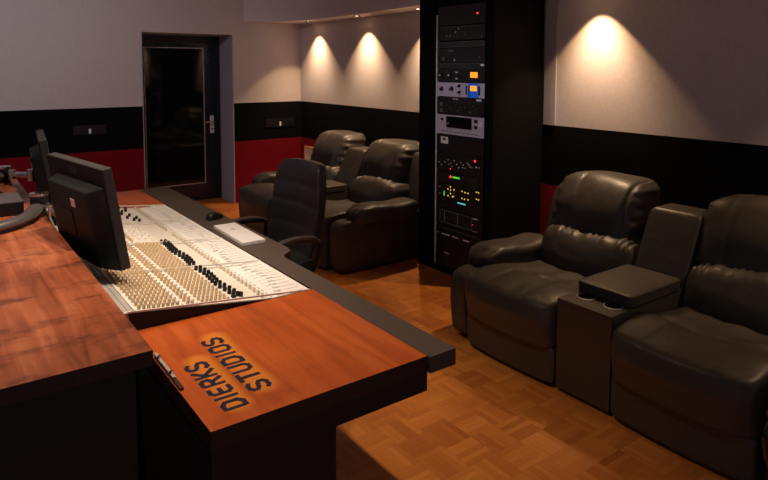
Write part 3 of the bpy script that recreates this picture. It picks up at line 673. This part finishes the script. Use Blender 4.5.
# ------------------------------------------------------------ recliner sofas
def sofa(loc, label):
    t = thing('recliner_sofa', label, 'sofa', loc, 0, None)
    LM = 'leather'
    hw = .155
    for s, nm in ((1, 'left'), (-1, 'right')):
        yc = s*(hw+.315)
        # footrest panel
        def ff(q, p):
            p.x += .018*(1-q.y**2)*-1 + .004*ns(p, 9, 3); return p
        link('footrest', puff((.045, yc, .117), (.06, .310, .096), 12, 20, ff), LM, t, smooth='full')
        # seat cushion
        def fs(q, p, yc=yc):
            p.x -= .030*max(0, 1-q.y**2)*(q.x < 0)*abs(q.x); p.x -= .02*(q.x < 0)*gau(q.z-.2, .5)
            if q.z > 0:
                p.z += .022*gau(p.x-.16, .16)-.03*gau(p.x-.55, .2)
                rad = abs(p.x-.22-.10*abs(q.y)-.02*math.sin(6*p.y))
                p.z -= .016*gau(rad, .012)*(abs(q.y) < .93)
                p.z += .008*math.sin((p.y-yc)*36+4*p.x)*gau(p.x-.42, .16)*(1-q.y**2)
                for sy in (-.12, .13): p.z -= .005*gau(p.y-yc-sy, .008)*(p.x < .22)
            for sy in (-.12, .13):
                if q.x < -.3: p.x += .004*gau(p.y-yc-sy, .008)
            p += Vector((0, 0, .006*ns(p, 7, 5)*max(0, q.z))); return p
        link('seat_cushion', puff((.335, yc, .310), (.375, .313, .122), 11, 44, fs), LM, t, smooth='full')
        # lumbar cushion
        def fl(q, p, yc=yc):
            p.x += .28*(p.z-.35)
            rim = gau(q.z-1, .35)
            p.z += .010*math.sin(p.y*120+3*math.sin(p.y*31))*rim*.6+.010*math.sin(p.y*9)*rim
            p.x -= .025*gau(q.z+.1, .6)*(1-q.y**2)*(q.x < 0)
            p += Vector((.005*ns(p, 6, 9)+.002*ns(p, 19, 4), 0, 0)); return p
        link('lumbar_cushion', puff((.70, yc+.008, .475), (.15, .325, .150), 4.2, 44, fl), LM, t, smooth='full')
        # headrest cushion
        def fh(q, p, yc=yc):
            p.x += .42*(p.z-.60)
            for sy in (-.17, .17): p += Vector((.009, 0, -.006))*gau(p.y-yc-sy, .012)*(q.x < .3)
            p.x -= .03*gau(q.z-.15, .5)*(1-q.y**2)*(q.x < 0)
            side = gau(abs(q.y)-1, .22)
            p.y += math.copysign(.007, q.y)*math.sin(p.z*85+9*p.x)*side
            p.z += .010*ns(p, 5, 2)*max(q.z, 0)
            p.x += .008*ns(p, 8, 1); return p
        link('headrest_cushion', puff((.850, yc+.055, .735), (.160, .297, .20), 4.4, 48, fh), LM, t, smooth='full')
        def fb(q, p):
            p.x += .28*max(0, p.z-.2); return p
        link('back_shell', puff((.815, yc+s*.105, .44), (.09, .36, .42), 6, 20, fb), LM, t, smooth='full')
        # arm
        ya = s*(hw+.64+.075)
        def fa(q, p, s=s):
            p.y += s*.012*gau(q.z-.2, .7); p.x -= .01*gau(q.z-.2, .8)*(q.x < 0); return p
        link('arm_side', puff((.51, ya, .215), (.50, .075, .200), 9, 20, fa), LM, t, smooth='full')
        def fp(q, p, ya=ya, s=s):
            p.z -= .03*gau(p.x-.14, .08)+.02*gau(p.x-.55, .15)
            p.z += .004*math.sin(p.x*55+p.y*30)*gau(p.x-.2, .15)*max(0, q.z)
            p += Vector((0, .006*ns(p, 8, 6), .006*ns(p, 9, 8)))
            if q.x < -.6: p.x += .006*math.sin(p.y*90+p.z*20)
            return p
        link('arm_pad', puff((.465, s*(hw+.64+.090), .450), (.315, .118, .074), 4.2, 30, fp), LM, t, smooth='full')
    link('console_base', box(.0, .60, -hw+.004, hw-.004, .02, .47), LM, t, bevel=.018, seg=4, smooth=True)
    for cy in (-.075, .075):
        bm = bmesh.new(); lathe(bm, [(.040, .4712), (.041, .4725), (.0435, .4732), (.046, .4722), (.0465, .4705)], n=28)
        ch = link('cup_holder', bm, 'silver', t, smooth=True, loc=(.125, cy, 0))
        bm = bmesh.new(); cyl(bm, (0, 0, .4715), .0405, .0008, n=24); link('cup_well', bm, 'screen', ch)
    def fc(q, p):
        p.z += .005*(1-q.x**2)*(1-q.y**2)*(q.z > 0); return p
    link('console_lid', puff((.375, 0, .500), (.225, .156, .030), 14, 22, fc), LM, t, smooth='full')
    def fk(q, p):
        p.x += .46*max(0, p.z-.47); return p
    link('console_back', puff((.72, 0, .46), (.10, .146, .365), 14, 24, fk), LM, t, smooth='full')
    return t
def copy_tree(o, parent=None):
    c = o.copy(); COL.objects.link(c); c.parent = parent
    for ch in list(o.children):
        copy_tree(ch, c)
    return c
s1 = sofa((2.45, 1.775, 0), 'near black leather two-seat recliner sofa with central cup holders, right of the rack cupboard')
s2 = copy_tree(s1); s2.location = (2.45, 1.775+3.15, 0); s2['label'] = 'far black leather two-seat recliner sofa in the corner behind the office chair'

# ------------------------------------------------------------ office chairs
def office_chair(loc, rz, label):
    t = thing('office_chair', label, 'office chair', loc, rz)
    # local: sitter faces +X
    def fb(q, p):
        z = p.z-.50
        p.x += -.27*(z-.2)-.03*math.cos(z*5)+.05*q.y**2
        for zz in (.16, .29, .40): p.x -= .008*gau(z-zz, .010)*(q.x > 0)
        p.y *= 1-.10*gau(q.z-1, .5)-.05*gau(q.z+1, .5)
        return p
    link('backrest', puff((-.215, 0, .755), (.036, .255, .280), 7, 40, fb), 'leather2', t, smooth='full')
    def fs(q, p):
        p.z += .02*q.y**2-.02*(q.x > .5)*(q.x-.5)
        for xx in (-.05, .12): p.z -= .005*gau(p.x-xx, .01)*(q.z > 0)
        return p
    link('seat', puff((.02, 0, .465), (.25, .25, .05), 4.5, 26, fs), 'leather2', t, smooth='full')
    bm = bmesh.new(); tube(bm, [(-.05, 0, .42), (-.22, 0, .415), (-.285, 0, .48), (-.272, 0, .62)], .022, 8, flat=.5); link('back_bracket', bm, 'blackplastic', t, smooth=True)
    for s in (-1, 1):
        bm = bmesh.new(); tube(bm, [(-.13, s*.24, .43), (-.135, s*.29, .50), (-.15, s*.30, .60), (-.13, s*.295, .632), (-.02, s*.29, .648), (.08, s*.29, .640), (.125, s*.29, .61), (.10, s*.295, .53), (.04, s*.285, .45), (.03, s*.24, .425)], .014, 8)
        ar = link('armrest', bm, 'blackplastic', t, smooth=True)
        def fp(q, p): p.z += -.25*(p.x-.0)**2*4; return p
        link('arm_pad', puff((-.01, s*.292, .664), (.125, .022, .012), 4, 12, fp), 'vinyl', ar, smooth='full')
    bm = bmesh.new(); cyl(bm, (0, 0, .12), .026, .30, n=16); cyl(bm, (0, 0, .40), .09, .018, n=4); link('gas_lift', bm, 'blackplastic', t, smooth=True)
    for i in range(5):
        a = 2*math.pi*i/5+.3; d = Vector((math.cos(a), math.sin(a), 0))
        bm = bmesh.new(); tube(bm, [d*.02+Vector((0, 0, .125)), d*.15+Vector((0, 0, .115)), d*.30+Vector((0, 0, .085))], .022, 8, flat=.7)
        lg = link('base_leg', bm, 'blackplastic', t, smooth=True)
        c = d*.30; pz = Vector((-d.y, d.x, 0))
        bm = bmesh.new()
        for w in (-1, 1):
            b0 = len(bm.verts); cyl(bm, (0, 0, 0), .027, .016, 'y', 14); bm.verts.ensure_lookup_table()
            R = Matrix.Rotation(a, 3, 'Z')
            for v in bm.verts[b0:]: v.co = R @ (v.co+Vector((0, -.008+w*.014, 0)))+Vector((c.x, c.y, .0275))
        bmesh.ops.recalc_face_normals(bm, faces=bm.faces)
        cyl(bm, (c.x, c.y, .05), .007, .035, n=8); link('caster', bm, 'cable', lg, smooth=True)
    return t
office_chair((1.555, 3.28, 0), math.radians(180+4), 'black leather office chair with curved armrests pulled up to the console armrest')
office_chair((1.895, .40, 0), math.radians(175), 'black leather office chair just peeking in at the lower right corner')

# ------------------------------------------------------------ camera
cd = bpy.data.cameras.new('camera'); cam = bpy.data.objects.new('camera', cd); COL.objects.link(cam)
cd.sensor_fit = 'HORIZONTAL'; cd.sensor_width = 36; cd.lens = 627.12*36/768
cd.shift_x = (384-390.59)/768; cd.shift_y = (113.82-240)/768; cd.clip_start = .02
R2 = Vector((.80396841, -.59466276, .00331563)); U2 = Vector((.04209779, .06247491, .99715829)); B2 = Vector((-.59318005, -.80154419, .07526184))
mw = Matrix((R2, U2, B2)).transposed().to_4x4(); mw.translation = Vector((0, 0, 1.6)); cam.matrix_world = mw
sc.camera = cam
sc.view_settings.view_transform = 'Standard'; sc.view_settings.look = 'None'; sc.view_settings.gamma = 1; sc.view_settings.use_curve_mapping = False
sc.view_settings.exposure = .12
for o in bpy.data.objects:
    for k_ in ('_y', '_z'):
        if k_ in o: del o[k_]
